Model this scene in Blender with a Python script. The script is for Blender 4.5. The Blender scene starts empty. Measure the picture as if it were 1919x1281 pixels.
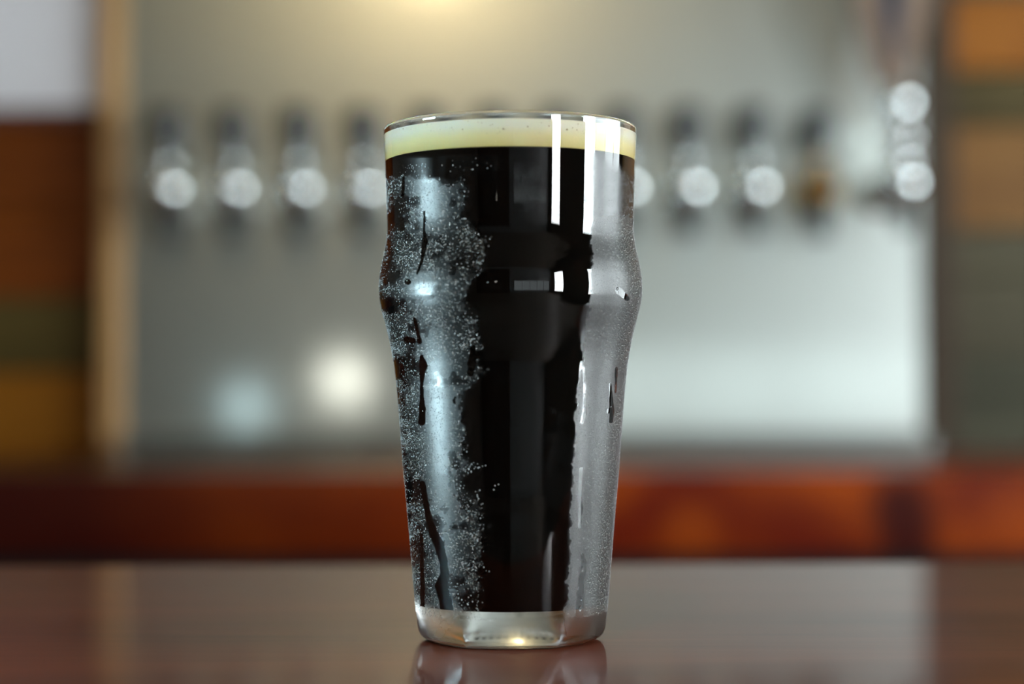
import bpy, bmesh, math, random
import numpy as np
from mathutils import Vector, Matrix, Euler

random.seed(7)
rng = np.random.default_rng(7)
S = bpy.context.scene
C = S.collection
PI = math.pi

# ------------------------------------------------------------------ camera
F_PX = 3600.0            # focal length in pixels of the 1919 px wide frame
CAM_D, CAM_Z, HOR = 0.600, 0.0750, 745.0
cam_data = bpy.data.cameras.new('camera')
cam = bpy.data.objects.new('camera', cam_data)
C.objects.link(cam)
S.camera = cam
cam_data.sensor_width = 36.0
cam_data.lens = F_PX / 1919 * 36.0
cam_data.clip_start = 0.01
cam.location = (0.0004, -CAM_D, CAM_Z)
tilt = math.atan((HOR - 640.5) / F_PX)
cam.rotation_euler = (Matrix.Rotation(PI / 2 + tilt, 4, 'X') @ Matrix.Rotation(math.radians(-0.2), 4, 'Z')).to_euler()
cam_data.dof.use_dof = True
cam_data.dof.focus_distance = 0.586
cam_data.dof.aperture_fstop = 4.25
cam_data.dof.aperture_blades = 0

# ------------------------------------------------------------------ view, world, cycles
S.view_settings.view_transform = 'Standard'
S.view_settings.look = 'None'
S.view_settings.exposure = 0.0
S.view_settings.gamma = 1.0
S.view_settings.use_curve_mapping = False
cy = S.cycles
cy.max_bounces = 14
cy.diffuse_bounces = 4
cy.glossy_bounces = 8
cy.transmission_bounces = 12
cy.transparent_max_bounces = 24
cy.sample_clamp_indirect = 80
cy.blur_glossy = 0.3
cy.use_denoising = True

world = bpy.data.worlds.new('world')
S.world = world
world.use_nodes = True
world.node_tree.nodes['Background'].inputs[0].default_value = (0.75, 0.88, 1.0, 1)
world.node_tree.nodes['Background'].inputs[1].default_value = 0.6

WIN_R, WIN_B, WIN_L = 36.0, 27.0, 120.0      # brightness of the daylight windows
LAMP_WARM = 72.0
REAR = 1.6                                  # shaded rear window

# ------------------------------------------------------------------ material helpers
def new_mat(name):
    m = bpy.data.materials.new(name)
    m.use_nodes = True
    nt = m.node_tree
    for n in list(nt.nodes):
        nt.nodes.remove(n)
    out = nt.nodes.new('ShaderNodeOutputMaterial')
    return m, nt, out

def principled(nt, **kw):
    b = nt.nodes.new('ShaderNodeBsdfPrincipled')
    for k, v in kw.items():
        if isinstance(v, (tuple, list)) and len(v) == 3 and 'Color' in k:
            v = (*v, 1)
        b.inputs[k].default_value = v
    return b

def simple(name, col, rough=0.5, metal=0.0, noise=0.0, nscale=20.0, bump=0.0, **kw):
    m, nt, out = new_mat(name)
    b = principled(nt, **{'Base Color': col, 'Roughness': rough, 'Metallic': metal, **kw})
    if noise or bump:
        tc = nt.nodes.new('ShaderNodeTexCoord')
        nz = nt.nodes.new('ShaderNodeTexNoise')
        nz.inputs['Scale'].default_value = nscale
        nz.inputs['Detail'].default_value = 5
        nt.links.new(tc.outputs['Object'], nz.inputs['Vector'])
        if noise:
            mx = nt.nodes.new('ShaderNodeMix'); mx.data_type = 'RGBA'
            mx.inputs['A'].default_value = (*[c * (1 - noise) for c in col], 1)
            mx.inputs['B'].default_value = (*[min(1, c * (1 + noise)) for c in col], 1)
            nt.links.new(nz.outputs['Fac'], mx.inputs['Factor'])
            nt.links.new(mx.outputs['Result'], b.inputs['Base Color'])
        if bump:
            bp = nt.nodes.new('ShaderNodeBump')
            bp.inputs['Strength'].default_value = bump
            bp.inputs['Distance'].default_value = 0.001
            nt.links.new(nz.outputs['Fac'], bp.inputs['Height'])
            nt.links.new(bp.outputs['Normal'], b.inputs['Normal'])
    nt.links.new(b.outputs[0], out.inputs['Surface'])
    return m

def wood(name, dark, light, scale=(1.5, 14, 14), rough=0.45, coat=0.0, coat_rough=0.1, seed=0.0, bump=0.15,
         spots=None, distort=0.6, fine=0.35, spec=0.25):
    """long grain along local x"""
    m, nt, out = new_mat(name)
    L = nt.links.new
    tc = nt.nodes.new('ShaderNodeTexCoord')
    mp = nt.nodes.new('ShaderNodeMapping')
    mp.inputs['Scale'].default_value = scale
    mp.inputs['Location'].default_value = (seed * 3.1, seed * 1.7, seed * 0.9)
    L(tc.outputs['Object'], mp.inputs['Vector'])
    n1 = nt.nodes.new('ShaderNodeTexNoise')
    n1.inputs['Scale'].default_value = 2.0
    n1.inputs['Detail'].default_value = 6
    n1.inputs['Distortion'].default_value = distort
    L(mp.outputs[0], n1.inputs['Vector'])
    mp2 = nt.nodes.new('ShaderNodeMapping')
    mp2.inputs['Scale'].default_value = (scale[0] * 4, scale[1] * 9, scale[2] * 9)
    L(tc.outputs['Object'], mp2.inputs['Vector'])
    n2 = nt.nodes.new('ShaderNodeTexNoise')
    n2.inputs['Scale'].default_value = 2.0
    n2.inputs['Detail'].default_value = 4
    L(mp2.outputs[0], n2.inputs['Vector'])
    ad = nt.nodes.new('ShaderNodeMix'); ad.data_type = 'FLOAT'
    ad.inputs['Factor'].default_value = fine
    L(n1.outputs['Fac'], ad.inputs['A']); L(n2.outputs['Fac'], ad.inputs['B'])
    cr = nt.nodes.new('ShaderNodeValToRGB')
    cr.color_ramp.elements[0].position = 0.35; cr.color_ramp.elements[0].color = (*dark, 1)
    cr.color_ramp.elements[1].position = 0.65; cr.color_ramp.elements[1].color = (*light, 1)
    L(ad.outputs['Result'], cr.inputs['Fac'])
    col = cr.outputs['Color']
    for (px, py, pz, rad, c) in (spots or []):
        vd = nt.nodes.new('ShaderNodeVectorMath'); vd.operation = 'DISTANCE'
        L(tc.outputs['Object'], vd.inputs[0]); vd.inputs[1].default_value = (px, py, pz)
        mr = nt.nodes.new('ShaderNodeMapRange')
        mr.inputs['From Min'].default_value = rad * 0.4; mr.inputs['From Max'].default_value = rad
        mr.inputs['To Min'].default_value = 0.95; mr.inputs['To Max'].default_value = 0
        L(vd.outputs['Value'], mr.inputs['Value'])
        mx = nt.nodes.new('ShaderNodeMix'); mx.data_type = 'RGBA'
        L(mr.outputs['Result'], mx.inputs['Factor']); L(col, mx.inputs['A']); mx.inputs['B'].default_value = (*c, 1)
        col = mx.outputs['Result']
    b = principled(nt, **{'Roughness': rough, 'Coat Weight': coat, 'Coat Roughness': coat_rough, 'Specular IOR Level': spec})
    L(col, b.inputs['Base Color'])
    if bump:
        bp = nt.nodes.new('ShaderNodeBump')
        bp.inputs['Strength'].default_value = bump; bp.inputs['Distance'].default_value = 0.0006
        L(ad.outputs['Result'], bp.inputs['Height'])
        L(bp.outputs['Normal'], b.inputs['Normal'])
    L(b.outputs[0], out.inputs['Surface'])
    return m

def emission(name, col, strength):
    m, nt, out = new_mat(name)
    e = nt.nodes.new('ShaderNodeEmission')
    e.inputs[0].default_value = (*col, 1); e.inputs[1].default_value = strength
    nt.links.new(e.outputs[0], out.inputs['Surface'])
    return m

def glass_mat(name, col, ior, rough=0.0, bump=False):
    m, nt, out = new_mat(name)
    b = principled(nt, **{'Base Color': col, 'Roughness': rough, 'IOR': ior, 'Transmission Weight': 1.0})
    nt.links.new(b.outputs[0], out.inputs['Surface'])
    return m

# ------------------------------------------------------------------ mesh helpers
def link_mesh(name, me, mat, parent=None, smooth=False):
    if mat is not None:
        me.materials.append(mat)
    if smooth:
        me.polygons.foreach_set('use_smooth', np.ones(len(me.polygons), dtype=bool))
    o = bpy.data.objects.new(name, me)
    C.objects.link(o)
    if parent is not None:
        o.parent = parent
    return o

def obj(name, bm, mat, parent=None, smooth=False, loc=None):
    me = bpy.data.meshes.new(name)
    bmesh.ops.recalc_face_normals(bm, faces=bm.faces)
    bm.to_mesh(me); bm.free()
    o = link_mesh(name, me, mat, parent, smooth)
    if loc is not None:
        o.location = loc
    return o

def add_box(bm, x0, x1, y0, y1, z0, z1, bev=0.0, seg=2, mtx=None):
    r = bmesh.ops.create_cube(bm, size=1.0)
    vs = r['verts']
    for v in vs:
        v.co = Vector(((x0 + x1) / 2 + v.co.x * (x1 - x0), (y0 + y1) / 2 + v.co.y * (y1 - y0), (z0 + z1) / 2 + v.co.z * (z1 - z0)))
    if mtx is not None:
        bmesh.ops.transform(bm, matrix=mtx, verts=vs)
    if bev:
        es = list({e for v in vs for e in v.link_edges})
        bmesh.ops.bevel(bm, geom=es, offset=bev, segments=seg, affect='EDGES', profile=0.5)

def box(name, mat, parent, x0, x1, y0, y1, z0, z1, bev=0.0, seg=2):
    bm = bmesh.new()
    add_box(bm, x0, x1, y0, y1, z0, z1, bev, seg)
    return obj(name, bm, mat, parent)

def add_lathe(bm, prof, n=32, mtx=None, cap=True):
    """prof: list of (r, z) spun round z"""
    rings = []
    new = []
    for r, z in prof:
        ring = [bm.verts.new((r * math.cos(2 * PI * k / n), r * math.sin(2 * PI * k / n), z)) for k in range(n)]
        rings.append(ring); new += ring
    for a, b in zip(rings[:-1], rings[1:]):
        for k in range(n):
            bm.faces.new((a[k], a[(k + 1) % n], b[(k + 1) % n], b[k]))
    if cap:
        bm.faces.new(rings[0][::-1]); bm.faces.new(rings[-1])
    if mtx is not None:
        bmesh.ops.transform(bm, matrix=mtx, verts=new)

def add_tube(bm, pts, rads, n=20):
    pts = [Vector(p) for p in pts]
    rings = []
    up = Vector((1, 0, 0))
    for i, p in enumerate(pts):
        t = (pts[min(i + 1, len(pts) - 1)] - pts[max(i - 1, 0)]).normalized()
        s = t.cross(up)
        if s.length < 1e-4:
            s = t.cross(Vector((0, 1, 0)))
        s.normalize(); u = s.cross(t).normalized()
        rings.append([bm.verts.new(p + (s * math.cos(2 * PI * k / n) + u * math.sin(2 * PI * k / n)) * rads[i]) for k in range(n)])
    for a, b in zip(rings[:-1], rings[1:]):
        for k in range(n):
            bm.faces.new((a[k], a[(k + 1) % n], b[(k + 1) % n], b[k]))
    bm.faces.new(rings[0][::-1]); bm.faces.new(rings[-1])

def tag(o, label, cat, group=None):
    o['label'] = label; o['category'] = cat
    if group: o['group'] = group
    return o

def empty(name, loc):
    o = bpy.data.objects.new(name, None)
    o.empty_display_size = 0.03
    C.objects.link(o); o.location = loc
    return o

def struct(o):
    o['kind'] = 'structure'
    return o

# ------------------------------------------------------------------ the room
FLOOR, CEIL = -1.06, 1.75
XL, XR, YF, YB = -2.6, 3.0, -4.3, 1.99        # left, right, rear (behind camera), back (tap wall)
m_plaster = simple('plaster_grey', (0.15, 0.155, 0.155), 0.9, noise=0.08, nscale=3, bump=0.2)
m_plaster_dark = simple('plaster_dark', (0.10, 0.085, 0.07), 0.9, noise=0.12, nscale=2.5, bump=0.2)
m_ceil = simple('ceiling_paint', (0.09, 0.075, 0.06), 0.95, noise=0.05, nscale=2)
m_floor = simple('floor_concrete', (0.10, 0.085, 0.07), 0.6, noise=0.2, nscale=5, bump=0.2)
m_frame = simple('window_frame_paint', (0.03, 0.03, 0.032), 0.4)
m_sill = wood('window_sill_wood', (0.10, 0.05, 0.02), (0.2, 0.11, 0.05))

struct(box('floor', m_floor, None, XL - .2, XR + .2, YF - .2, YB + .2, FLOOR - .1, FLOOR))
struct(box('ceiling', m_ceil, None, XL - .2, XR + .2, YF - .2, YB + .2, CEIL, CEIL + .1))
RW = (0.20, 2.85, -0.42, 0.33)                     # long low window in the rear wall
bm = bmesh.new()
for (xa, xb, za, zb) in ((XL - .1, RW[0], FLOOR, CEIL), (RW[1], XR + .1, FLOOR, CEIL), (RW[0], RW[1], FLOOR, RW[2]), (RW[0], RW[1], RW[3], CEIL)):
    add_box(bm, xa, xb, YF - .1, YF, za, zb)
struct(obj('wall_rear', bm, m_plaster))
bm = bmesh.new()
for (xa, xb, za, zb) in ((RW[0], RW[0] + .035, RW[2], RW[3]), (RW[1] - .035, RW[1], RW[2], RW[3]), (RW[0], RW[1], RW[2], RW[2] + .035), (RW[0], RW[1], RW[3] - .035, RW[3])):
    add_box(bm, xa, xb, YF - .06, YF - .02, za, zb)
w4 = struct(obj('window_4', bm, m_frame))
m_shade_day = emission('shaded_daylight', (0.86, 0.97, 1.0), REAR)
for i in range(5):
    wq = (RW[1] - RW[0] - .07) / 5
    box('pane', m_shade_day, w4, RW[0] + .035 + wq * i + .008, RW[0] + .035 + wq * (i + 1) - .008, YF - .045, YF - .04, RW[2] + .035, RW[3] - .035)
    if i: box('mullion', m_frame, w4, RW[0] + .035 + wq * i - .010, RW[0] + .035 + wq * i + .010, YF - .055, YF - .025, RW[2] + .035, RW[3] - .035)


m_doorwood = wood('dark_door_wood', (0.018, 0.012, 0.008), (0.04, 0.026, 0.016), scale=(14, 14, 1.5), rough=0.5)
for i, (dx0, dx1) in enumerate(((-2.35, -1.22), (-1.20, -0.07))):  # unseen doors added to darken the left of the steel's reflection
    d = struct(box('dimming_door_%d' % (i + 1), m_doorwood, None, dx0, dx1, YF, YF + .05, FLOOR, 1.35, 0.004))
    for (pz0, pz1) in ((FLOOR + .15, FLOOR + 1.0), (FLOOR + 1.12, 1.22)):
        box('panel', m_doorwood, d, dx0 + .14, dx1 - .14, YF + .05, YF + .062, pz0, pz1, 0.005)
    hx = dx1 - .07 if i == 0 else dx0 + .07
    box('handle', m_frame, d, hx - .012, hx + .012, YF + .05, YF + .10, 0.0, 0.30, 0.004)
struct(box('shade_wall', m_plaster_dark, None, -2.00, -1.92, 0.10, YB - .01, FLOOR, CEIL))  # unseen partition added to keep the left window's light off counter and panel

def wall_with_windows(name, mat, x0, x1, wins):
    """a wall in the yz plane with real openings; wins = [(y0, y1, z0, z1)]"""
    bm = bmesh.new()
    ys = YF - .1
    for (y0, y1, z0, z1) in sorted(wins):
        add_box(bm, x0, x1, ys, y0, FLOOR, CEIL)
        add_box(bm, x0, x1, y0, y1, FLOOR, z0)
        add_box(bm, x0, x1, y0, y1, z1, CEIL)
        ys = y1
    add_box(bm, x0, x1, ys, YB + .1, FLOOR, CEIL)
    return struct(obj(name, bm, mat))

def window(name, x, side, y0, y1, z0, z1, cols, rows, col, strength, pane_dim=None):
    """daylight window set into the wall at x; side = +1 when the room lies toward -x"""
    m_panes = [emission(name + '_daylight', col, strength * (pane_dim[i] if pane_dim else 1)) for i in range(cols)]
    fx = x + side * 0.03
    bm = bmesh.new()
    t = 0.035
    add_box(bm, fx - .02, fx + .02, y0, y0 + t, z0, z1); add_box(bm, fx - .02, fx + .02, y1 - t, y1, z0, z1)
    add_box(bm, fx - .02, fx + .02, y0 + t, y1 - t, z0, z0 + t); add_box(bm, fx - .02, fx + .02, y0 + t, y1 - t, z1 - t, z1)
    w = struct(obj(name, bm, m_frame))
    iw, ih = (y1 - y0 - 2 * t), (z1 - z0 - 2 * t)
    for i in range(1, cols):
        yy = y0 + t + iw * i / cols
        box('mullion', m_frame, w, fx - .015, fx + .015, yy - .012, yy + .012, z0 + t, z1 - t)
    for j in range(1, rows):
        zz = z0 + t + ih * j / rows
        box('mullion', m_frame, w, fx - .0149, fx + .0149, y0 + t, y1 - t, zz - .012, zz + .012)
    px = fx + side * 0.002
    for i in range(cols):
        for j in range(rows):
            box('pane', m_panes[i], w, px - .002, px + .002, y0 + t + iw * i / cols + .002, y0 + t + iw * (i + 1) / cols - .002,
                z0 + t + ih * j / rows + .002, z0 + t + ih * (j + 1) / rows - .002)
    box('sill', m_sill, w, x - .06 if side > 0 else x - .0, x + .0 if side > 0 else x + .06, y0 - .05, y1 + .05, z0 - .03, z0)
    return w

winR = (-1.10, 1.62, -0.55, 1.05)
winB = (-3.92, -2.90, -0.52, 1.05)
winL = (-0.85, -0.10, -0.42, 0.22)
wall_with_windows('wall_right', m_plaster_dark, XR, XR + .1, [winR, winB])
wall_with_windows('wall_left', m_plaster_dark, XL - .1, XL, [winL])
window('window_1', XR, +1, *winR, 4, 2, (0.87, 0.97, 1.0), WIN_R, (.85, .22, .36, .28))  # panes dimmed unevenly to tone down their reflection in the glass
window('window_2', XR, +1, *winB, 1, 3, (0.95, 0.98, 1.0), WIN_B)
window('window_3', XL, -1, *winL, 1, 2, (0.62, 0.90, 1.0), WIN_L)

# ------------------------------------------------------------------ back wall of stained planks
PZ = CAM_D + YB                                   # distance of the wall from the camera
def wx(px, Z=PZ): return 0.0004 + (px - 959.5) / F_PX * Z
def wz(py, Z=PZ): return CAM_Z + (HOR - py) / F_PX * Z

wall = struct(box('wall_back', simple('wall_backing', (0.02, 0.015, 0.01), 0.9), None, XL - .1, XR + .1, YB + .02, YB + .12, FLOOR, CEIL))
plank_cols = {
    'umber': ((0.12, 0.026, 0.0015), (0.25, 0.062, 0.003)),
    'ochre': ((0.20, 0.075, 0.004), (0.30, 0.11, 0.006)),
    'olive': ((0.050, 0.036, 0.008), (0.10, 0.070, 0.018)),
    'orange': ((0.24, 0.075, 0.004), (0.34, 0.12, 0.010)),
    'tan': ((0.16, 0.072, 0.017), (0.23, 0.11, 0.028)),
    'grey': ((0.050, 0.043, 0.022), (0.095, 0.082, 0.045)),
    'dusk': ((0.035, 0.036, 0.020), (0.075, 0.072, 0.042)),
}
pm = {k: wood('plank_' + k, *v, scale=(1.2, 10, 10), rough=0.5, seed=i * 2.3) for i, (k, v) in enumerate(plank_cols.items())}
def planks(xa, xb, rows):
    for (ya, yb, kind) in rows:
        z1, z0 = wz(ya), wz(yb)
        d = random.uniform(0, 0.006)
        box('plank', pm[kind], wall, xa, xb, YB - .004 - d, YB + .019, z0 + .0015, z1 - .0015, 0.0012, 1)
left_rows = [(-560, -420, 'ochre'), (-420, -280, 'umber'), (-280, -140, 'olive'), (-140, 20, 'umber'), (20, 215, 'umber'),
             (215, 395, 'umber'), (395, 555, 'umber'), (555, 692, 'olive'), (692, 856, 'ochre')]
right_rows = [(-560, -420, 'grey'), (-420, -280, 'tan'), (-280, -140, 'olive'), (-140, -10, 'grey'), (-10, 135, 'orange'),
              (135, 238, 'olive'), (238, 432, 'tan'), (432, 520, 'grey'), (520, 672, 'grey'), (672, 740, 'dusk'), (740, 856, 'dusk')]
planks(XL, wx(215), left_rows)
planks(wx(1760), XR, right_rows)
m_pine = wood('pine_trim', (0.46, 0.26, 0.10), (0.64, 0.39, 0.17), scale=(14, 14, 1.5), rough=0.45, bump=0.05)
m_darktrim = wood('dark_trim', (0.035, 0.022, 0.012), (0.07, 0.045, 0.025), scale=(14, 14, 1.5), rough=0.55)
struct(box('trim_1', m_pine, None, wx(203), wx(243), YB - .05, YB - .002, 0.0, 0.95, 0.003))
struct(box('trim_2', m_darktrim, None, wx(1714), wx(1778), YB - .05, YB - .002, 0.0, 0.95, 0.003))

# white board hung on the planks at the left
wb = empty('notice_board', (wx(40), YB - .012, wz(60)))
tag(wb, 'plain white notice board hung on the dark planks left of the pale post', 'notice board')
bw0, bw1, bz0, bz1 = wx(-260) - wx(40), wx(203) - wx(40), wz(208) - wz(60), wz(-420) - wz(60)
box('sheet', simple('white_sheet', (0.80, 0.81, 0.86), 0.45), wb, bw0, bw1, -.012, -.002, bz0 + .004, bz1, 0.001, 1)
box('frame', simple('board_rail', (0.10, 0.03, 0.015), 0.5), wb, bw0 - .002, bw1, -.016, -.001, bz0 - .012, bz0 + .004, 0.001, 1)

# ------------------------------------------------------------------ stainless steel tap panel
def steel(name, rough, tint=(0.62, 0.63, 0.61), core=0.3, core_rough=0.09):
    m, nt, out = new_mat(name)
    L = nt.links.new
    tc = nt.nodes.new('ShaderNodeTexCoord')
    mp = nt.nodes.new('ShaderNodeMapping'); mp.inputs['Scale'].default_value = (4, 4, 160)
    L(tc.outputs['Object'], mp.inputs['Vector'])
    nz = nt.nodes.new('ShaderNodeTexNoise'); nz.inputs['Scale'].default_value = 3; nz.inputs['Detail'].default_value = 3
    L(mp.outputs[0], nz.inputs['Vector'])
    mr = nt.nodes.new('ShaderNodeMapRange')
    mr.inputs['To Min'].default_value = rough - .04; mr.inputs['To Max'].default_value = rough + .04
    L(nz.outputs['Fac'], mr.inputs['Value'])
    b = principled(nt, **{'Base Color': tint, 'Metallic': 1.0})
    L(mr.outputs['Result'], b.inputs['Roughness'])
    c = principled(nt, **{'Base Color': tint, 'Metallic': 1.0, 'Roughness': core_rough})
    mx = nt.nodes.new('ShaderNodeMixShader'); mx.inputs[0].default_value = core
    L(b.outputs[0], mx.inputs[1]); L(c.outputs[0], mx.inputs[2])
    L(mx.outputs[0], out.inputs['Surface'])
    return m
m_steel = steel('brushed_steel', 0.31, tint=(0.80, 0.87, 0.825))
panel = empty('tap_panel', (0, YB - .03, 0.0))
tag(panel, 'large brushed stainless steel tap wall behind the row of taps', 'tap wall')
PY = YB - .045                                     # front face of the steel
bm = bmesh.new()
add_box(bm, wx(244), wx(1727), -.015, .012, 0.0, 0.95)
obj('steel_sheet', bm, m_steel, panel)

# drip tray along the foot of the panel
m_tray = steel('tray_steel', 0.35, tint=(0.30, 0.32, 0.30))
tray = empty('drip_tray', (wx(990), YB - .13, 0.0))
tag(tray, 'long low stainless drip tray on the back counter under the taps', 'drip tray')
x0, x1 = wx(290) - wx(990), wx(1680) - wx(990)
bm = bmesh.new()
add_box(bm, x0, x1, -.075, .075, 0.001, .006)
add_box(bm, x0, x1, -.078, -.074, 0.001, .026, 0.001); add_box(bm, x0, x1, .074, .078, 0.001, .026, 0.001)
add_box(bm, x0 - .004, x0, -.078, .078, 0.001, .026, 0.001); add_box(bm, x1, x1 + .004, -.078, .078, 0.001, .026, 0.001)
obj('pan', bm, m_tray, tray)
bm = bmesh.new()
for k in range(60):
    xx = x0 + (x1 - x0) * (k + .5) / 60
    add_box(bm, xx - .004, xx + .004, -.072, .072, .020, .023)
g = obj('grate', bm, m_tray, tray); g['kind'] = 'stuff'

# ------------------------------------------------------------------ back counter: thick red-brown slab
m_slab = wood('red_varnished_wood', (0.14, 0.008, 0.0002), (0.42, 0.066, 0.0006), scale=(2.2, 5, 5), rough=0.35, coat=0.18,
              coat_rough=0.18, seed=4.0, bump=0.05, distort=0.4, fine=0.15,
              spots=[(-0.80, 1.33, -0.04, 0.92, (0.028, 0.0012, 0.0002)), (wx(1678, 1.95), 1.33, -0.035, 0.045, (0.05, 0.003, 0.001)), (wx(1690, 1.95), 1.33, -0.065, 0.04, (0.05, 0.003, 0.001)),  # wide first spot paints shade over the left end; next two are knots
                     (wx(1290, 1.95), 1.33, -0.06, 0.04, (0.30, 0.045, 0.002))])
bc = empty('back_counter', (0, 1.66, FLOOR))
tag(bc, 'back bar counter with a thick glossy red-brown wooden top behind the glass', 'counter')
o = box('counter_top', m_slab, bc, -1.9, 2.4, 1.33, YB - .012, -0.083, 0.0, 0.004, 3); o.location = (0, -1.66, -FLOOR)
m_dark = simple('cabinet_black', (0.008, 0.006, 0.006), 0.6)
o = box('cabinet', m_dark, bc, -1.85, 2.35, 1.40, YB - .012, FLOOR, -0.083); o.location = (0, -1.66, -FLOOR)

# ------------------------------------------------------------------ front bar
m_bar = wood('bar_top_wood', (0.14, 0.028, 0.011), (0.26, 0.062, 0.026), scale=(1.6, 9, 9), rough=0.35, coat=0.50,
             coat_rough=0.035, seed=1.3, bump=0.04, distort=0.8, fine=0.3)
bar = empty('bar_counter', (0, -0.3, FLOOR))
tag(bar, 'polished dark brown wooden bar under the pint glass', 'counter')
o = box('bar_top', m_bar, bar, -1.9, 2.2, -0.135, 0.272, -0.045, 0.0, 0.003, 3); o.location = (0, 0.3, -FLOOR)
o = box('bar_front', m_dark, bar, -1.85, 2.15, -0.06, 0.18, FLOOR, -0.045); o.location = (0, 0.3, -FLOOR)

# ------------------------------------------------------------------ beer taps
m_chrome = simple('chrome', (0.90, 0.95, 0.95), 0.10, 1.0)
m_brass = simple('brass', (0.42, 0.25, 0.09), 0.25, 1.0)
m_spout = simple('dark_steel', (0.02, 0.018, 0.016), 0.4)
m_black = simple('black_plastic', (0.012, 0.012, 0.013), 0.35)
RX = Matrix.Rotation(PI / 2, 4, 'X')               # lathe axis z -> -y (toward the camera)

def make_tap(loc, metal, name='beer_tap', tall=False):
    t = empty(name, loc)
    bm = bmesh.new(); add_lathe(bm, [(.021, -.003), (.0225, .002), (.0225, .005), (.018, .008), (.012, .010), (.012, .030)], 28, RX)
    obj('flange', bm, metal, t, True)
    bm = bmesh.new(); add_lathe(bm, [(.0165, .030), (.018, .032), (.018, .042), (.0165, .044)], 12, RX)
    obj('collar_nut', bm, metal, t)
    bm = bmesh.new(); add_lathe(bm, [(.011, .044), (.018, .046), (.0240, .053), (.0275, .066), (.0270, .078), (.0225, .089), (.014, .096), (.002, .098)], 28, RX)
    obj('body', bm, metal, t, True)
    bm = bmesh.new()
    add_tube(bm, [(0, -.068, -.010), (0, -.072, -.024), (0, -.080, -.034), (0, -.085, -.048), (0, -.087, -.062)], [.018, .017, .015, .013, .012])
    obj('spout', bm, m_spout, t, True)['label'] = 'dark spout'
    bm = bmesh.new()
    add_lathe(bm, [(.016, .014), (.0165, .018), (.0155, .024), (.012, .027), (.0085, .030), (.0115, .034), (.0115, .038), (.007, .040), (.007, .044), (.010, .045), (.010, .048)], 28,
              Matrix.Translation((0, -.066, 0)))
    obj('bonnet', bm, metal, t, True)
    if not tall:
        bm = bmesh.new()
        add_lathe(bm, [(.012, .047), (.0175, .049), (.0185, .060), (.0215, .080), (.0225, .094), (.0215, .101), (.014, .106), (.002, .107)], 28,
                  Matrix.Translation((0, -.066, 0)))
        obj('handle', bm, m_black, t, True)
    return t

def copy_tree(o):
    c = o.copy(); C.objects.link(c)
    for ch in list(o.children):
        d = ch.copy(); C.objects.link(d); d.parent = c
    return c

TZ = CAM_D + PY - .066
tap_px = [312, 434, 557, 679, 801, 923, 1045, 1168, 1290, 1413]
TAPZ = wz(352, TZ)
proto = None
words = ['first', 'second', 'third', 'fourth', 'fifth', 'sixth', 'seventh', 'eighth', 'ninth', 'tenth']
for i, px in enumerate(tap_px):
    loc = (wx(px, TZ), PY, TAPZ)
    if proto is None:
        proto = t = make_tap(loc, m_chrome)
    else:
        t = copy_tree(proto); t.location = loc
    if i == 0: lab = 'chrome beer tap with black handle nearest the pale post, first in the row'
    elif i < 4: lab = 'chrome beer tap with black handle, %s in the row from the pale post' % words[i]
    elif i < 7: lab = 'chrome beer tap hidden behind the pint glass, %s in the row from the pale post' % words[i]
    else: lab = 'chrome beer tap with black handle, %s in the row counted from the pale post' % words[i]
    tag(t, lab, 'beer tap', 'beer taps on the steel panel')
tb = make_tap((wx(1536, TZ), PY, TAPZ - .004), m_brass)
tag(tb, 'brass-toned beer tap with black handle, between the chrome taps and the tall-handled tap', 'beer tap', 'beer taps on the steel panel')

# the big tap at the end, on a longer shank with a tall flared handle
TX, TY = wx(1703, 2.36), PY
t = empty('beer_tap', (TX, TY, wz(338, 2.36)))
tag(t, 'large chrome tap with tall flared brown and navy handle at the panel edge', 'beer tap', 'beer taps on the steel panel')
bm = bmesh.new(); add_lathe(bm, [(.026, 0), (.027, .004), (.022, .008), (.013, .012), (.013, .120)], 28, RX)
obj('shank', bm, m_chrome, t, True)
bm = bmesh.new(); add_lathe(bm, [(.013, .115), (.020, .120), (.024, .135), (.025, .150), (.024, .166), (.018, .178), (.010, .183), (.002, .184)], 32, RX)
obj('body', bm, m_chrome, t, True)
bm = bmesh.new()
add_tube(bm, [(0, -.150, -.01), (0, -.155, -.026), (0, -.165, -.042), (0, -.170, -.060)], [.015, .013, .012, .012])
obj('spout', bm, m_spout, t, True)['label'] = 'dark spout'
bm = bmesh.new()
add_lathe(bm, [(.016, .015), (.019, .020), (.019, .032), (.013, .037), (.013, .042), (.021, .050), (.0215, .058), (.014, .066), (.010, .072), (.010, .080),
               (.018, .088), (.0205, .100), (.0195, .112), (.014, .121), (.012, .124)], 32, Matrix.Translation((0, -.150, 0)))
obj('bonnet', bm, m_chrome, t, True)
bm = bmesh.new()
def paddle(bm, w0, w1, z0, z1, ty, yoff=-.150):
    vs = []
    for z, w in ((z0, w0), (z1, w1)):
        for sx, sy in ((-1, -1), (1, -1), (1, 1), (-1, 1)):
            vs.append(bm.verts.new((sx * w - .011, yoff + sy * ty, z)))
    for a, b in ((0, 1), (1, 2), (2, 3), (3, 0)):
        bm.faces.new((vs[a], vs[b], vs[b + 4], vs[a + 4]))
    bm.faces.new((vs[3], vs[2], vs[1], vs[0])); bm.faces.new(vs[4:])
    bmesh.ops.bevel(bm, geom=list({e for v in vs for e in v.link_edges}), offset=.003, segments=3, affect='EDGES')
paddle(bm, .020, .076, .122, .330, .012)
obj('handle', bm, wood('handle_wood', (0.20, 0.135, 0.10), (0.30, 0.21, 0.155), scale=(14, 14, 2), rough=0.35, coat=.4), t)
bm = bmesh.new()
paddle(bm, .004, .024, .140, .325, .003, -.162)
obj('inlay', bm, simple('navy_enamel', (0.006, 0.025, 0.06), 0.3), t)['label'] = 'dark navy stripe'

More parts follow.
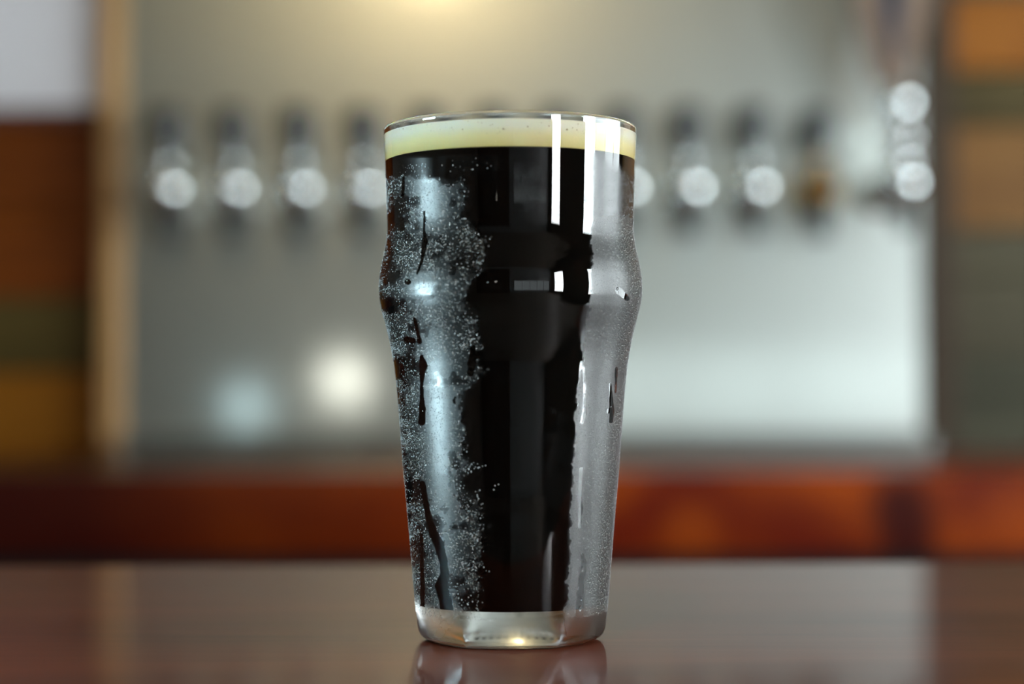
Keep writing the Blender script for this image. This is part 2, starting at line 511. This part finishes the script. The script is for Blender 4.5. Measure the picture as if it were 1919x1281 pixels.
# ------------------------------------------------------------------ lamps behind the camera (mirrored in the steel)
def globe_lamp(loc, r, col, strength, label):
    t = empty('globe_lamp', loc)
    bm = bmesh.new(); bmesh.ops.create_uvsphere(bm, u_segments=24, v_segments=16, radius=r)
    obj('globe', bm, emission('lamp_glow', col, strength), t, True)
    bm = bmesh.new(); add_lathe(bm, [(.02, r * .95), (.035, r * .97), (.035, r + .03), (.01, r + .05)], 20)
    obj('cap', bm, m_frame, t, True)
    bm = bmesh.new(); add_lathe(bm, [(.004, r + .045), (.004, CEIL - loc[2])], 8)
    obj('cord', bm, m_frame, t, True)
    tag(t, label, 'lamp')
D2 = 2 * PZ + 2.4     # length of the mirrored sight line
globe_lamp((wx(650, D2 - CAM_D + .6), -CAM_D - 2.4, wz(712, D2)), .075, (1.0, .94, .84), 11, 'warm globe lamp on a cord behind the viewer, mirrored in the steel')
globe_lamp((wx(467, D2 - CAM_D + .6), -CAM_D - 2.4, wz(758, D2)), .07, (.70, .92, 1.0), 5.0, 'cool globe lamp on a cord behind the viewer, mirrored in the steel')
# warm shade lamp high above the bar
t = empty('pendant_lamp', (-0.22, -0.95, 1.42))
bm = bmesh.new(); add_lathe(bm, [(.13, .05), (.11, .09), (.06, .15), (.03, .19)], 32, cap=False)
obj('lamp_shade', bm, simple('shade_metal', (.05, .04, .03), .5), t, True)
bm = bmesh.new(); bmesh.ops.create_uvsphere(bm, u_segments=20, v_segments=14, radius=.085)
bmesh.ops.translate(bm, vec=(0, 0, -.02), verts=bm.verts)
obj('bulb', bm, emission('bulb_glow', (1.0, .72, .38), LAMP_WARM), t, True)
bm = bmesh.new(); add_lathe(bm, [(.004, .18), (.004, CEIL - 1.42)], 8)
obj('cord', bm, m_frame, t, True)
tag(t, 'warm pendant lamp with a dark metal shade high above the bar', 'lamp')

# ------------------------------------------------------------------ pint glass
CXP = 957.0
sil = [(240.5, 237.7), (260, 237.4), (303, 235.2), (360, 233.0), (400, 231.6), (425, 231.0), (440, 231.6), (455, 233.2), (468, 235.6), (480, 238.4),
       (500, 242.8), (520, 246.0), (540, 247.2), (560, 246.0), (580, 242.0), (600, 236.6), (620, 231.2), (640, 226.6), (660, 222.6), (680, 219.4),
       (720, 214.6), (760, 211.0), (800, 207.8), (840, 204.6), (880, 201.6), (920, 198.0), (950, 195.0), (1000, 190.6), (1050, 186.4),
       (1100, 182.4), (1140, 179.0), (1165, 176.6), (1180, 173.4), (1188, 168.5), (1193, 162.0), (1195, 156.0)]
zs_p = np.array([CAM_Z + (HOR - y) / F_PX * CAM_D for y, _ in sil])[::-1]
rs_p = np.array([h * CAM_D / math.sqrt(F_PX ** 2 + h * h) for _, h in sil])[::-1]
zs_p[0] = 0.0
RIM_Z = zs_p[-1]

def smooth_profile(zs, rs, n):
    zz = np.linspace(zs[0], zs[-1], n)
    rr = np.interp(zz, zs, rs)
    k = np.exp(-np.linspace(-2, 2, 9) ** 2); k /= k.sum()
    pad = np.concatenate([2 * rr[0] - rr[4:0:-1], rr, 2 * rr[-1] - rr[-2:-6:-1]])
    return zz, np.convolve(pad, k, 'valid')
PZs, PRs = smooth_profile(zs_p, rs_p, 520)
lowmask = PZs < 0.004
PRs[lowmask] = np.interp(PZs[lowmask], zs_p, rs_p)
def R_out(z): return np.interp(z, PZs, PRs)

def hexfac(a, z):
    """the foot turns softly six-sided over its lowest centimetre"""
    am = (a + PI / 6) % (PI / 3) - PI / 6
    f = math.cos(PI / 6) / np.cos(am)
    t = np.clip(1 - z / 0.0115, 0, 1)
    w = 0.42 * t * t * (3 - 2 * t)
    f = 1 + (f - 1) * w
    return f

def grid_mesh(name, rings, closed_u=True):
    """rings: array (nr, na, 3)"""
    nr, na, _ = rings.shape
    verts = rings.reshape(-1, 3)
    i = np.arange(nr - 1)[:, None]; j = np.arange(na if closed_u else na - 1)[None, :]
    j2 = (j + 1) % na
    q = np.stack([i * na + j, i * na + j2, (i + 1) * na + j2, (i + 1) * na + j], -1).reshape(-1, 4)
    me = bpy.data.meshes.new(name)
    me.from_pydata(verts.tolist(), [], q.tolist())
    return me

BASE_T = 0.0112
def ring(r, z, na, hexed=True):
    a = np.linspace(0, 2 * PI, na, endpoint=False)       # a = 0 faces the camera (-y)
    rr = r * (hexfac(a, z) if hexed else 1.0)
    return np.stack([np.sin(a) * rr, -np.cos(a) * rr, np.full(na, z)], -1)

def wall_t(z): return np.interp(z, [0.0, 0.02, 0.06, 0.11, 0.14, RIM_Z], [.0034, .0030, .0026, .0024, .0021, .0019])
def R_in(z):
    r = R_out(z) - wall_t(z)
    d = np.clip((z - BASE_T) / 0.006, 0, 1)              # rounded inner heel
    return np.where(z < BASE_T + 0.006, r - 0.0065 * (1 - np.sqrt(np.clip(1 - (1 - d) ** 2, 0, 1))), r)

# ------------------------------------------------------------------ condensation
def vnoise(u, v, seed):
    r = np.random.default_rng(seed); T = r.random((64, 64))
    iu, iv = np.floor(u).astype(int), np.floor(v).astype(int); fu, fv = u - iu, v - iv
    fu = fu * fu * (3 - 2 * fu); fv = fv * fv * (3 - 2 * fv)
    g = lambda i, j: T[i % 64, j % 64]
    return (g(iu, iv) * (1 - fu) + g(iu + 1, iv) * fu) * (1 - fv) + (g(iu, iv + 1) * (1 - fu) + g(iu + 1, iv + 1) * fu) * fv
def fbm(u, v, seed, n=4):
    s, a, t = 0, 1, 0
    for k in range(n):
        s = s + a * vnoise(u * 2 ** k, v * 2 ** k, seed + k); t += a; a *= .55
    return s / t
def sstep(x, a, b):
    t = np.clip((x - a) / (b - a), 0, 1); return t * t * (3 - 2 * t)

# trickle tracks (measured points and half-widths in photo pixels), cleared of mist
tracks = [
    [(796, 395, 1), (795, 430, 2), (797, 452, 5), (790, 490, 2), (782, 512, 1.5)],
    [(777, 596, 2), (783, 622, 3), (787, 640, 4)],
    [(790, 668, 4), (793, 685, 8), (791, 700, 4), (790, 735, 3), (791, 765, 6), (790, 790, 7)],
    [(791, 905, 5), (797, 940, 5), (803, 970, 6), (812, 1000, 8), (822, 1020, 9), (830, 1050, 8), (832, 1075, 8), (826, 1095, 12), (834, 1125, 12), (838, 1150, 12)],
    [(789, 1000, 2), (790, 1050, 3), (791, 1090, 4), (791, 1138, 4)],
    [(1048, 1075, 8), (1046, 1110, 8), (1044, 1150, 8)],
    [(1090, 1040, 4), (1094, 1062, 6), (1087, 1085, 5), (1085, 1110, 6), (1083, 1146, 8)],
    [(1094, 690, 2), (1096, 740, 3), (1094, 775, 4), (1090, 790, 4)],
    [(1088, 880, 4), (1085, 920, 4), (1087, 950, 4), (1084, 985, 3)],
    [(757, 330, 2), (755, 365, 3)],
    [(752, 410, 5), (753, 425, 6)],
    [(886, 650, 5), (884, 680, 8), (882, 700, 5)],
    [(1143, 720, 2), (1146, 770, 4), (1144, 790, 3)],
    [(1155, 690, 2), (1153, 735, 2)],
    [(1160, 545, 7), (1176, 560, 5)],
    [(838, 330, 3), (842, 300, 5)],
    [(762, 635, 6), (774, 637, 5)],
]
blots = [(765, 527, 7, 6), (922, 540, 45, 34), (895, 665, 10, 8), (903, 560, 30, 22), (1140, 770, 4, 6)]  # wiped spots

def fog_at(X, Y):
    """mist density where the photo shows it; X, Y measured photo coordinates on the near side of the glass"""
    n1 = fbm(X / 34, Y / 34, 11); n2 = fbm(X / 11, Y / 11, 31); n3 = fbm(X / 70 + 9, Y / 70, 51)
    n4 = fbm(X / 4, Y / 4, 91, 3)
    wob = (n1 - .5) * 60 + (n2 - .5) * 26 + (n4 - .5) * 16
    bl = np.interp(Y, [300, 350, 400, 440, 480, 520, 560, 600, 650, 700, 740, 800, 850, 900, 950, 1000, 1060, 1100, 1150],
                   [850, 880, 865, 905, 915, 895, 882, 895, 900, 905, 868, 870, 868, 895, 905, 905, 900, 900, 900])
    br = np.interp(Y, [290, 350, 420, 440, 520, 560, 620, 700, 800, 900, 1000, 1100, 1150],
                   [1112, 1112, 1110, 1111, 1110, 1108, 1102, 1086, 1078, 1070, 1068, 1060, 1055])
    left = 1 - sstep(X + wob * .8, bl - 14, bl + 10)
    right = sstep(X + wob * .35, br - 5, br + 5)
    # the left side clears toward the top of the glass
    left = left * sstep(Y + wob * .6 + np.abs(X - 790) * .15, 315, 372)
    right = right * (0.42 + 0.58 * sstep(Y + wob * .3, 400, 432))
    right = right * sstep(Y + (1190 - X) * .5, 305, 345)
    mid = 0.10 * sstep(n3 + (n1 - .5) * .5, .5, .7) * sstep(Y, 560, 700)
    mid2 = 0.22 * sstep(n2 + n1, .95, 1.2) * np.exp(-((X - 1003) / 26) ** 2) * np.exp(-((Y - 360) / 55) ** 2)
    f = np.maximum(np.maximum(left * (.30 + .95 * sstep(n1, .25, .75)) * (.55 + .45 * sstep(n3, .3, .6)), right * (.82 + .18 * n2)), np.maximum(mid, mid2))
    for (bx, by, rx, ry) in blots:
        d = ((X - bx) / rx) ** 2 + ((Y - by) / ry) ** 2 + (n2 - .5) * .8
        f = f * sstep(d, .75, 1.15)
    # finger mark lower left of the middle
    d = np.sqrt(((X - 888) / 38) ** 2 + ((Y - 902) / 36) ** 2)
    f = np.where(d < 1.02, np.maximum(.42 * sstep(d, .2, .95) * (1 - sstep(X, 875, 925)), .05), f)
    # patches worn thin
    f = f * (1 - .35 * sstep(n3, .62, .72) * (1 - sstep(X, 700, 780)))
    # smooth teal smear near the top left
    sm = .30 * np.exp(-((X - 775) / 32) ** 2) * sstep(Y, 288, 296) * (1 - sstep(Y, 325, 372))
    sm2 = .16 * sstep(X, 815, 830) * (1 - sstep(X, 880, 985)) * sstep(Y, 286, 292) * (1 - sstep(Y + (X - 815) * .1, 315, 350))
    f = np.maximum(f, np.maximum(sm, sm2))
    for tr in tracks:
        for (ax, ay, aw), (bx, by, bw) in zip(tr[:-1], tr[1:]):
            L2 = (bx - ax) ** 2 + (by - ay) ** 2
            t = np.clip(((X - ax) * (bx - ax) + (Y - ay) * (by - ay)) / L2, 0, 1)
            d = np.hypot(X - ax - t * (bx - ax), Y - ay - t * (by - ay))
            w = aw + t * (bw - aw) + (n2 - .5) * 3.0
            f = f * sstep(d, w * .8, w * 1.0 + 1.2)
    f = f * (1 - .45 * sstep(Y + wob * .3 + np.abs(X - 957) * .10, 1140, 1175))
    f = np.maximum(f, .42 * sstep(Y, 1150, 1160)) * (1 - sstep(Y, 1188, 1202))
    return np.clip(f, 0, 1)

def photo_xy(a, z):
    """where a near-side surface point (azimuth, z) was measured in the photo; mirrored round the back"""
    r = R_out(z)
    aa = np.abs(a); sg = np.where(a < 0, -1, 1)
    back = aa > PI / 2 - .08
    ae = np.where(back, PI / 2 - .08, aa)
    d = CAM_D - r * np.cos(ae)
    X = CXP + sg * F_PX * r * np.sin(ae) / d
    Y = HOR - (z - CAM_Z) * F_PX / d
    return X, Y, back

NA = 768
rings = []
for r in (0.0004, .012, .020):                           # shallow punt under the foot
    rings.append(ring(r, 0.0022, NA))
rings.append(ring(.0228, 0.0016, NA)); rings.append(ring(.0240, 0.0003, NA)); rings.append(ring(.0246, 0.0, NA))
n_under = len(rings)
for z in np.concatenate([np.array([0.0002, .0005, .001, .0015, .002, .003, .004]), np.linspace(.005, RIM_Z - .0006, 480)]):
    rings.append(ring(float(R_out(z)), float(z), NA))
n_outer = len(rings)
rt = float(wall_t(RIM_Z)); rc = float(R_out(RIM_Z)) - rt / 2
for k in range(1, 8):
    a = PI * k / 8
    rings.append(ring(rc + rt / 2 * math.cos(a), RIM_Z - .0006 + rt / 2 * math.sin(a) * .95, NA))
for z in np.concatenate([np.linspace(RIM_Z - .0006, BASE_T + .006, 220), BASE_T + .006 * (1 - np.sin(np.linspace(.12, PI / 2, 12)))]):
    rings.append(ring(float(R_in(z)), float(z), NA, False))
rl = float(R_in(BASE_T))
for r in (rl * .75, rl * .4, .0004):
    rings.append(ring(r, BASE_T - .0003 * (1 - r / rl), NA, False))
rings = np.array(rings)
me = grid_mesh('glass_wall', rings)
ga = np.arctan2(rings[..., 0], -rings[..., 1]); gz = rings[..., 2]
def full_fog(A, Z):
    X, Y, back = photo_xy(A, Z)
    f = fog_at(X, Y)
    return np.where(back, .75 * sstep(fbm(A * 9, Z * 180, 77), .25, .45) * sstep(Z, .004, .012) * (1 - sstep(Z, .140, .146)), f)
gf = np.zeros(ga.shape)
gf[n_under:n_outer] = full_fog(ga[n_under:n_outer], gz[n_under:n_outer])
at = me.attributes.new('fog', 'FLOAT', 'POINT'); at.data.foreach_set('value', gf.reshape(-1).astype(np.float32))
m_glass = glass_mat('clear_glass', (0.972, 0.995, 0.985), 1.5)
nt = m_glass.node_tree
attr = nt.nodes.new('ShaderNodeAttribute'); attr.attribute_name = 'fog'
mr = nt.nodes.new('ShaderNodeMapRange'); mr.inputs['From Max'].default_value = .50; mr.inputs['To Max'].default_value = .31
nt.links.new(attr.outputs['Fac'], mr.inputs['Value'])
nt.links.new(mr.outputs['Result'], [n for n in nt.nodes if n.type == 'BSDF_PRINCIPLED'][0].inputs['Roughness'])
pint = link_mesh('pint_glass', me, m_glass, None, True)
tag(pint, 'bulged pint glass wet with condensation standing on the polished bar', 'glass')
pint['size_hint'] = 'pint'
del pint['size_hint']

# ---- stout with its foam head
FOAM_B, FOAM_T = 0.1488, 0.1570
def liquid(name, z0, z1, mat, parent, push, top_bulge=0.0, bottom=True):
    rr = []
    zz = np.concatenate([z0 + .006 * (1 - np.sin(np.linspace(.12, PI / 2, 12)))[::-1], np.linspace(z0 + .0065, z1, 160)]) if bottom else np.linspace(z0, z1, 30)
    r0 = float(R_in(zz[0])) + push
    for r in (.0004, r0 * .5, r0 * .9):
        rr.append(ring(r, float(zz[0]), 128, False))
    for z in zz:
        rr.append(ring(float(R_in(z)) + push, float(z), 128, False))
    r1 = float(R_in(z1)) + push
    for k, f in enumerate((.985, .95, .8, .5, .2, .01)):
        rr.append(ring(r1 * f, z1 + top_bulge * (1 - f ** 2) - (.0004 if k else 0), 128, False))
    me = grid_mesh(name, np.array(rr))
    return link_mesh(name, me, mat, parent, True)
m_beer, nt, out = new_mat('stout')
b = nt.nodes.new('ShaderNodeBsdfDiffuse'); b.inputs['Color'].default_value = (0.0022, 0.0009, 0.0005, 1)
nt.links.new(b.outputs[0], out.inputs['Surface'])
beer = liquid('stout_beer', BASE_T + .00005, FOAM_B, m_beer, None, 0.00012)
tag(beer, 'near-black stout filling the pint glass under a thin cream head', 'beer')

m_foam, nt, out = new_mat('foam')
L = nt.links.new
tc = nt.nodes.new('ShaderNodeTexCoord')
sp = nt.nodes.new('ShaderNodeSeparateXYZ'); L(tc.outputs['Object'], sp.inputs[0])
mr = nt.nodes.new('ShaderNodeMapRange'); mr.inputs['From Min'].default_value = FOAM_B; mr.inputs['From Max'].default_value = FOAM_T
L(sp.outputs['Z'], mr.inputs['Value'])
cr = nt.nodes.new('ShaderNodeValToRGB')                  # wet, beer-stained foam below, dry pale foam above
cr.color_ramp.elements[0].position = 0.0; cr.color_ramp.elements[0].color = (.80, .66, .26, 1)
cr.color_ramp.elements[1].position = 0.75; cr.color_ramp.elements[1].color = (.95, .90, .74, 1)
e = cr.color_ramp.elements.new(0.4); e.color = (.93, .81, .45, 1)
L(mr.outputs['Result'], cr.inputs['Fac'])
b = principled(nt, **{'Roughness': 0.8, 'Subsurface Weight': 0.3, 'Subsurface Radius': (.004, .003, .0015), 'Subsurface Scale': 0.5})
L(cr.outputs['Color'], b.inputs['Base Color'])
vo = nt.nodes.new('ShaderNodeTexVoronoi'); vo.inputs['Scale'].default_value = 2600
L(tc.outputs['Object'], vo.inputs['Vector'])
bp = nt.nodes.new('ShaderNodeBump'); bp.inputs['Strength'].default_value = .25; bp.inputs['Distance'].default_value = .0002
L(vo.outputs['Distance'], bp.inputs['Height']); L(bp.outputs['Normal'], b.inputs['Normal'])
L(b.outputs[0], out.inputs['Surface'])
foam = liquid('foam_head', FOAM_B, FOAM_T, m_foam, beer, 0.00012, 0.0006, False)
foam['label'] = 'cream foam head'
# bubbles pressed against the glass in the head
bm = bmesh.new()
bub = [(763, 236, .45), (870, 241, .45), (945, 240, .6), (990, 236, .5), (1029, 235, .5), (1062, 242, .7), (1072, 239, .4), (1080, 243, .4), (880, 226, .3),
       (905, 229, .3), (1082, 232, .4), (1015, 229, .3), (850, 238, .3), (925, 232, .3)]
for _ in range(70):
    bub.append((random.uniform(740, 1175), random.uniform(224, 250), random.uniform(.12, .28)))
def on_glass(px, py, off=0.0, rfun=R_out):
    """surface point of the glass (azimuth, z) seen at a measured point of the photograph"""
    z = CAM_Z + (HOR - py) / F_PX * CAM_D
    for _ in range(4):
        r = float(rfun(z)) + off
        s = max(-.995, min(.995, (px - CXP) / (F_PX * r / CAM_D)))
        a = math.asin(s)
        d = CAM_D - r * math.cos(a)
        s = max(-.995, min(.995, (px - CXP) / F_PX * d / r)); a = math.asin(s)
        z = CAM_Z + (HOR - py) / F_PX * d
    return a, z
for px, py, mm in bub:
    a, z = on_glass(px, py, -.002)
    z = min(z, FOAM_T - .0006); r = float(R_in(z)) + .0001
    mt = Matrix.Translation((math.sin(a) * r, -math.cos(a) * r, z)) @ Matrix.Rotation(a, 4, 'Z') @ Matrix.Diagonal((1, .35, 1, 1))
    bmesh.ops.create_icosphere(bm, subdivisions=1, radius=mm * .0005, matrix=mt)
o = obj('bubbles', bm, simple('bubble_film', (.50, .36, .17), .25), foam, True); o['kind'] = 'stuff'

# ------------------------------------------------------------------ mist and beads on the glass
na, nz = 900, 560
aa = np.linspace(-PI, PI, na, endpoint=False); zz = np.linspace(.0030, .1535, nz)
A, Zg = np.meshgrid(aa, zz)
fog = full_fog(A, Zg)
Rg = (R_out(Zg) + .00004) * np.vectorize(lambda a, z: 1.0)(A, Zg) * hexfac(A, Zg)
G = np.stack([np.sin(A) * Rg, -np.cos(A) * Rg, Zg], -1)
me = grid_mesh('mist', G)
at = me.attributes.new('fog', 'FLOAT', 'POINT'); at.data.foreach_set('value', fog.reshape(-1).astype(np.float32))
m_mist, nt, out = new_mat('mist_film')
L = nt.links.new
attr = nt.nodes.new('ShaderNodeAttribute'); attr.attribute_name = 'fog'
tc = nt.nodes.new('ShaderNodeTexCoord')
nz1 = nt.nodes.new('ShaderNodeTexNoise'); nz1.inputs['Scale'].default_value = 1700; nz1.inputs['Detail'].default_value = 2
L(tc.outputs['Object'], nz1.inputs['Vector'])
mr = nt.nodes.new('ShaderNodeMapRange'); mr.inputs['From Min'].default_value = .30; mr.inputs['From Max'].default_value = .70
mr.inputs['To Min'].default_value = .15; mr.inputs['To Max'].default_value = 1.0
L(nz1.outputs['Fac'], mr.inputs['Value'])
mu = nt.nodes.new('ShaderNodeMath'); mu.operation = 'MULTIPLY'; L(attr.outputs['Fac'], mu.inputs[0]); L(mr.outputs['Result'], mu.inputs[1])
df = nt.nodes.new('ShaderNodeBsdfDiffuse'); df.inputs[0].default_value = (.8, .85, .86, 1)
gl = nt.nodes.new('ShaderNodeBsdfAnisotropic') if hasattr(bpy.types, 'ShaderNodeBsdfAnisotropic') else nt.nodes.new('ShaderNodeBsdfGlossy')
gl.inputs['Roughness'].default_value = .42; gl.inputs['Color'].default_value = (.9, .95, .97, 1)
mm = nt.nodes.new('ShaderNodeMixShader'); mm.inputs[0].default_value = .45
L(df.outputs[0], mm.inputs[1]); L(gl.outputs[0], mm.inputs[2])
tr = nt.nodes.new('ShaderNodeBsdfTransparent')
mk = nt.nodes.new('ShaderNodeMath'); mk.operation = 'MULTIPLY'; mk.inputs[1].default_value = .012; L(mu.outputs[0], mk.inputs[0])
ms = nt.nodes.new('ShaderNodeMixShader'); L(mk.outputs[0], ms.inputs[0]); L(tr.outputs[0], ms.inputs[1]); L(mm.outputs[0], ms.inputs[2])
L(ms.outputs[0], out.inputs['Surface'])
mist = link_mesh('condensation_mist', me, m_mist, pint, True)
mist['kind'] = 'stuff'; mist['label'] = 'thin grey mist of condensation'

# ---- fine droplets
m_water = glass_mat('water', (1, 1, 1), 1.36, 0.08)
m_bead, nt, out = new_mat('fine_beads')                  # clear water; a white share in the colour paints the drops' glints
b = principled(nt, **{'Base Color': (.94, .98, 1.0), 'Roughness': 0.10, 'IOR': 1.55})
attr = nt.nodes.new('ShaderNodeAttribute'); attr.attribute_name = 'clear'
nt.links.new(attr.outputs['Fac'], b.inputs['Transmission Weight'])
nt.links.new(b.outputs[0], out.inputs['Surface'])
def dome_mesh(name, P, Rr, stretch, mat, parent, seg=7, h=.62):
    """P: list of (azimuth, z); domes sit on the outer wall"""
    P = np.array(P); n = len(P); a, z = P[:, 0], P[:, 1]
    Rr = np.array(Rr); stretch = np.array(stretch)
    r0 = R_out(z) * hexfac(a, z)
    slope = (R_out(z + .0004) - R_out(z - .0004)) / .0008
    er = np.stack([np.sin(a), -np.cos(a), np.zeros(n)], -1)
    et = np.stack([np.cos(a), np.sin(a), np.zeros(n)], -1)
    ez = np.stack([np.sin(a) * slope, -np.cos(a) * slope, np.ones(n)], -1); ez /= np.linalg.norm(ez, axis=1)[:, None]
    nn = np.cross(et, ez)
    cen = er * r0[:, None]; cen[:, 2] = z; cen += nn * .00003
    ang = np.arange(seg) / seg * 2 * PI
    V = []
    for (fr, fh) in ((1.0, -.08), (.80, .55), (.42, .90)):
        V.append(cen[:, None, :] + (et[:, None, :] * np.cos(ang)[None, :, None] + ez[:, None, :] * (np.sin(ang)[None, :, None] * stretch[:, None, None])) * (Rr * fr)[:, None, None]
                 + nn[:, None, :] * (Rr * h * fh)[:, None, None])
    top = (cen + nn * (Rr * h)[:, None])[:, None, :]
    V = np.concatenate(V + [top], 1)                      # n, 3*seg+1, 3
    k = 3 * seg + 1
    F4, F3 = [], []
    for j in range(seg):
        j2 = (j + 1) % seg
        F4 += [(j, j2, seg + j2, seg + j), (seg + j, seg + j2, 2 * seg + j2, 2 * seg + j)]
        F3 += [(2 * seg + j, 2 * seg + j2, 3 * seg)]
    off = (np.arange(n) * k)[:, None, None]
    f4 = (np.array(F4)[None] + off).reshape(-1, 4).tolist(); f3 = (np.array(F3)[None] + off).reshape(-1, 3).tolist()
    me = bpy.data.meshes.new(name)
    me.from_pydata(V.reshape(-1, 3).tolist(), [], f4 + f3)
    return link_mesh(name, me, mat, parent, True)

def scatter(cell, a0, a1, z0, z1, keep, rlo, rhi, power, left_only=None):
    out = []
    nzr = int((z1 - z0) / cell)
    for i in range(nzr):
        z = z0 + (i + .5) * cell
        r = float(R_out(z)); m = int((a1 - a0) * r / cell)
        a = a0 + (np.arange(m) + .5 * (i % 2) + rng.uniform(-.45, .45, m)) * cell / r
        zj = z + rng.uniform(-.45, .45, m) * cell
        out.append(np.stack([a, zj], -1))
    P = np.concatenate(out)
    X, Y, back = photo_xy(P[:, 0], P[:, 1])
    f = fog_at(X, Y)
    f = np.where(back, .35, f)
    u = rng.random(len(P))
    sel = u < keep(f, X, Y)
    P = P[sel]
    rad = rlo + (rhi - rlo) * rng.random(len(P)) ** power
    return P, rad * .001, X[sel], Y[sel]

# left: beads of about a third of a millimetre; right: much finer and denser
PL, RL, _, _ = scatter(.00045, -1.75, -.10, .009, .1455, lambda f, X, Y: np.clip(f * 1.5 - .10 - .25 * (X < 748), 0, .90) * (.40 + .60 * sstep(fbm(X / 13, Y / 13, 203), .32, .55)) * (1 - .40 * sstep(X, 815, 850) * (1 - sstep(Y, 780, 860))), .085, .235, 1.5)
PR, RR, _, _ = scatter(.00037, .30, 1.75, .009, .1440, lambda f, X, Y: np.clip(f * 1.1 - .12, 0, .85), .06, .155, 1.6)
PB, RB, _, _ = scatter(.0011, 1.75, 2 * PI - 1.75, .008, .140, lambda f, X, Y: np.full_like(f, .8), .15, .33, 1.5)
P = np.concatenate([PL, PR, PB]); Rr = np.concatenate([RL, RR, RB])
drops = dome_mesh('condensation_beads', P, Rr, np.ones(len(P)) * rng.uniform(.95, 1.15, len(P)), m_bead, pint, h=.5)
side = np.concatenate([np.full(len(PL), .68), np.full(len(PR), .34), np.full(len(PB), .4)])
clr = np.repeat(.95 - side * rng.random(len(P)) ** 1.7, 3 * 7 + 1).astype(np.float32)
at = drops.data.attributes.new('clear', 'FLOAT', 'POINT'); at.data.foreach_set('value', clr)
drops['kind'] = 'stuff'; drops['label'] = 'fine beads of condensation'

# ---- larger single drops that can be picked out
big = [(765, 527, 1.10, 1.1), (776, 545, .75, 1.0), (795, 450, .55, 1.6), (785, 632, .45, 1.6), (793, 768, .55, 1.9), (871, 783, .40, 1.8), (868, 768, .32, 1),
       (852, 748, .30, 1), (855, 757, .34, 1), (822, 600, .40, 1.0), (1157, 542, .80, 1.1), (1148, 538, .5, 1), (1182, 556, .5, 1.5), (1105, 722, .55, 2.0), (1103, 733, .6, 1.3),
       (1143, 762, .6, 1.4), (1149, 780, .5, 1.3), (1140, 808, .55, 1.1), (1085, 1138, 1.0, 1.7), (1087, 1120, .8, 1.6), (834, 994, .5, 1.8), (792, 1128, .45, 2.0),
       (1081, 1100, .6, 1.6), (1120, 765, .45, 1), (1124, 880, .4, 1), (1127, 803, .4, 1.2), (1135, 450, .4, 1), (1170, 467, .6, 1.2), (840, 1110, .6, 2.2), (1089, 1065, .9, 1.9)]
for (px, py, mm_, st) in big:
    a, z = on_glass(px, py)
    dome_mesh('water_drop', [(a, z)], [mm_ * .0005 * 1.15], [st], m_water, pint, seg=16, h=.6)
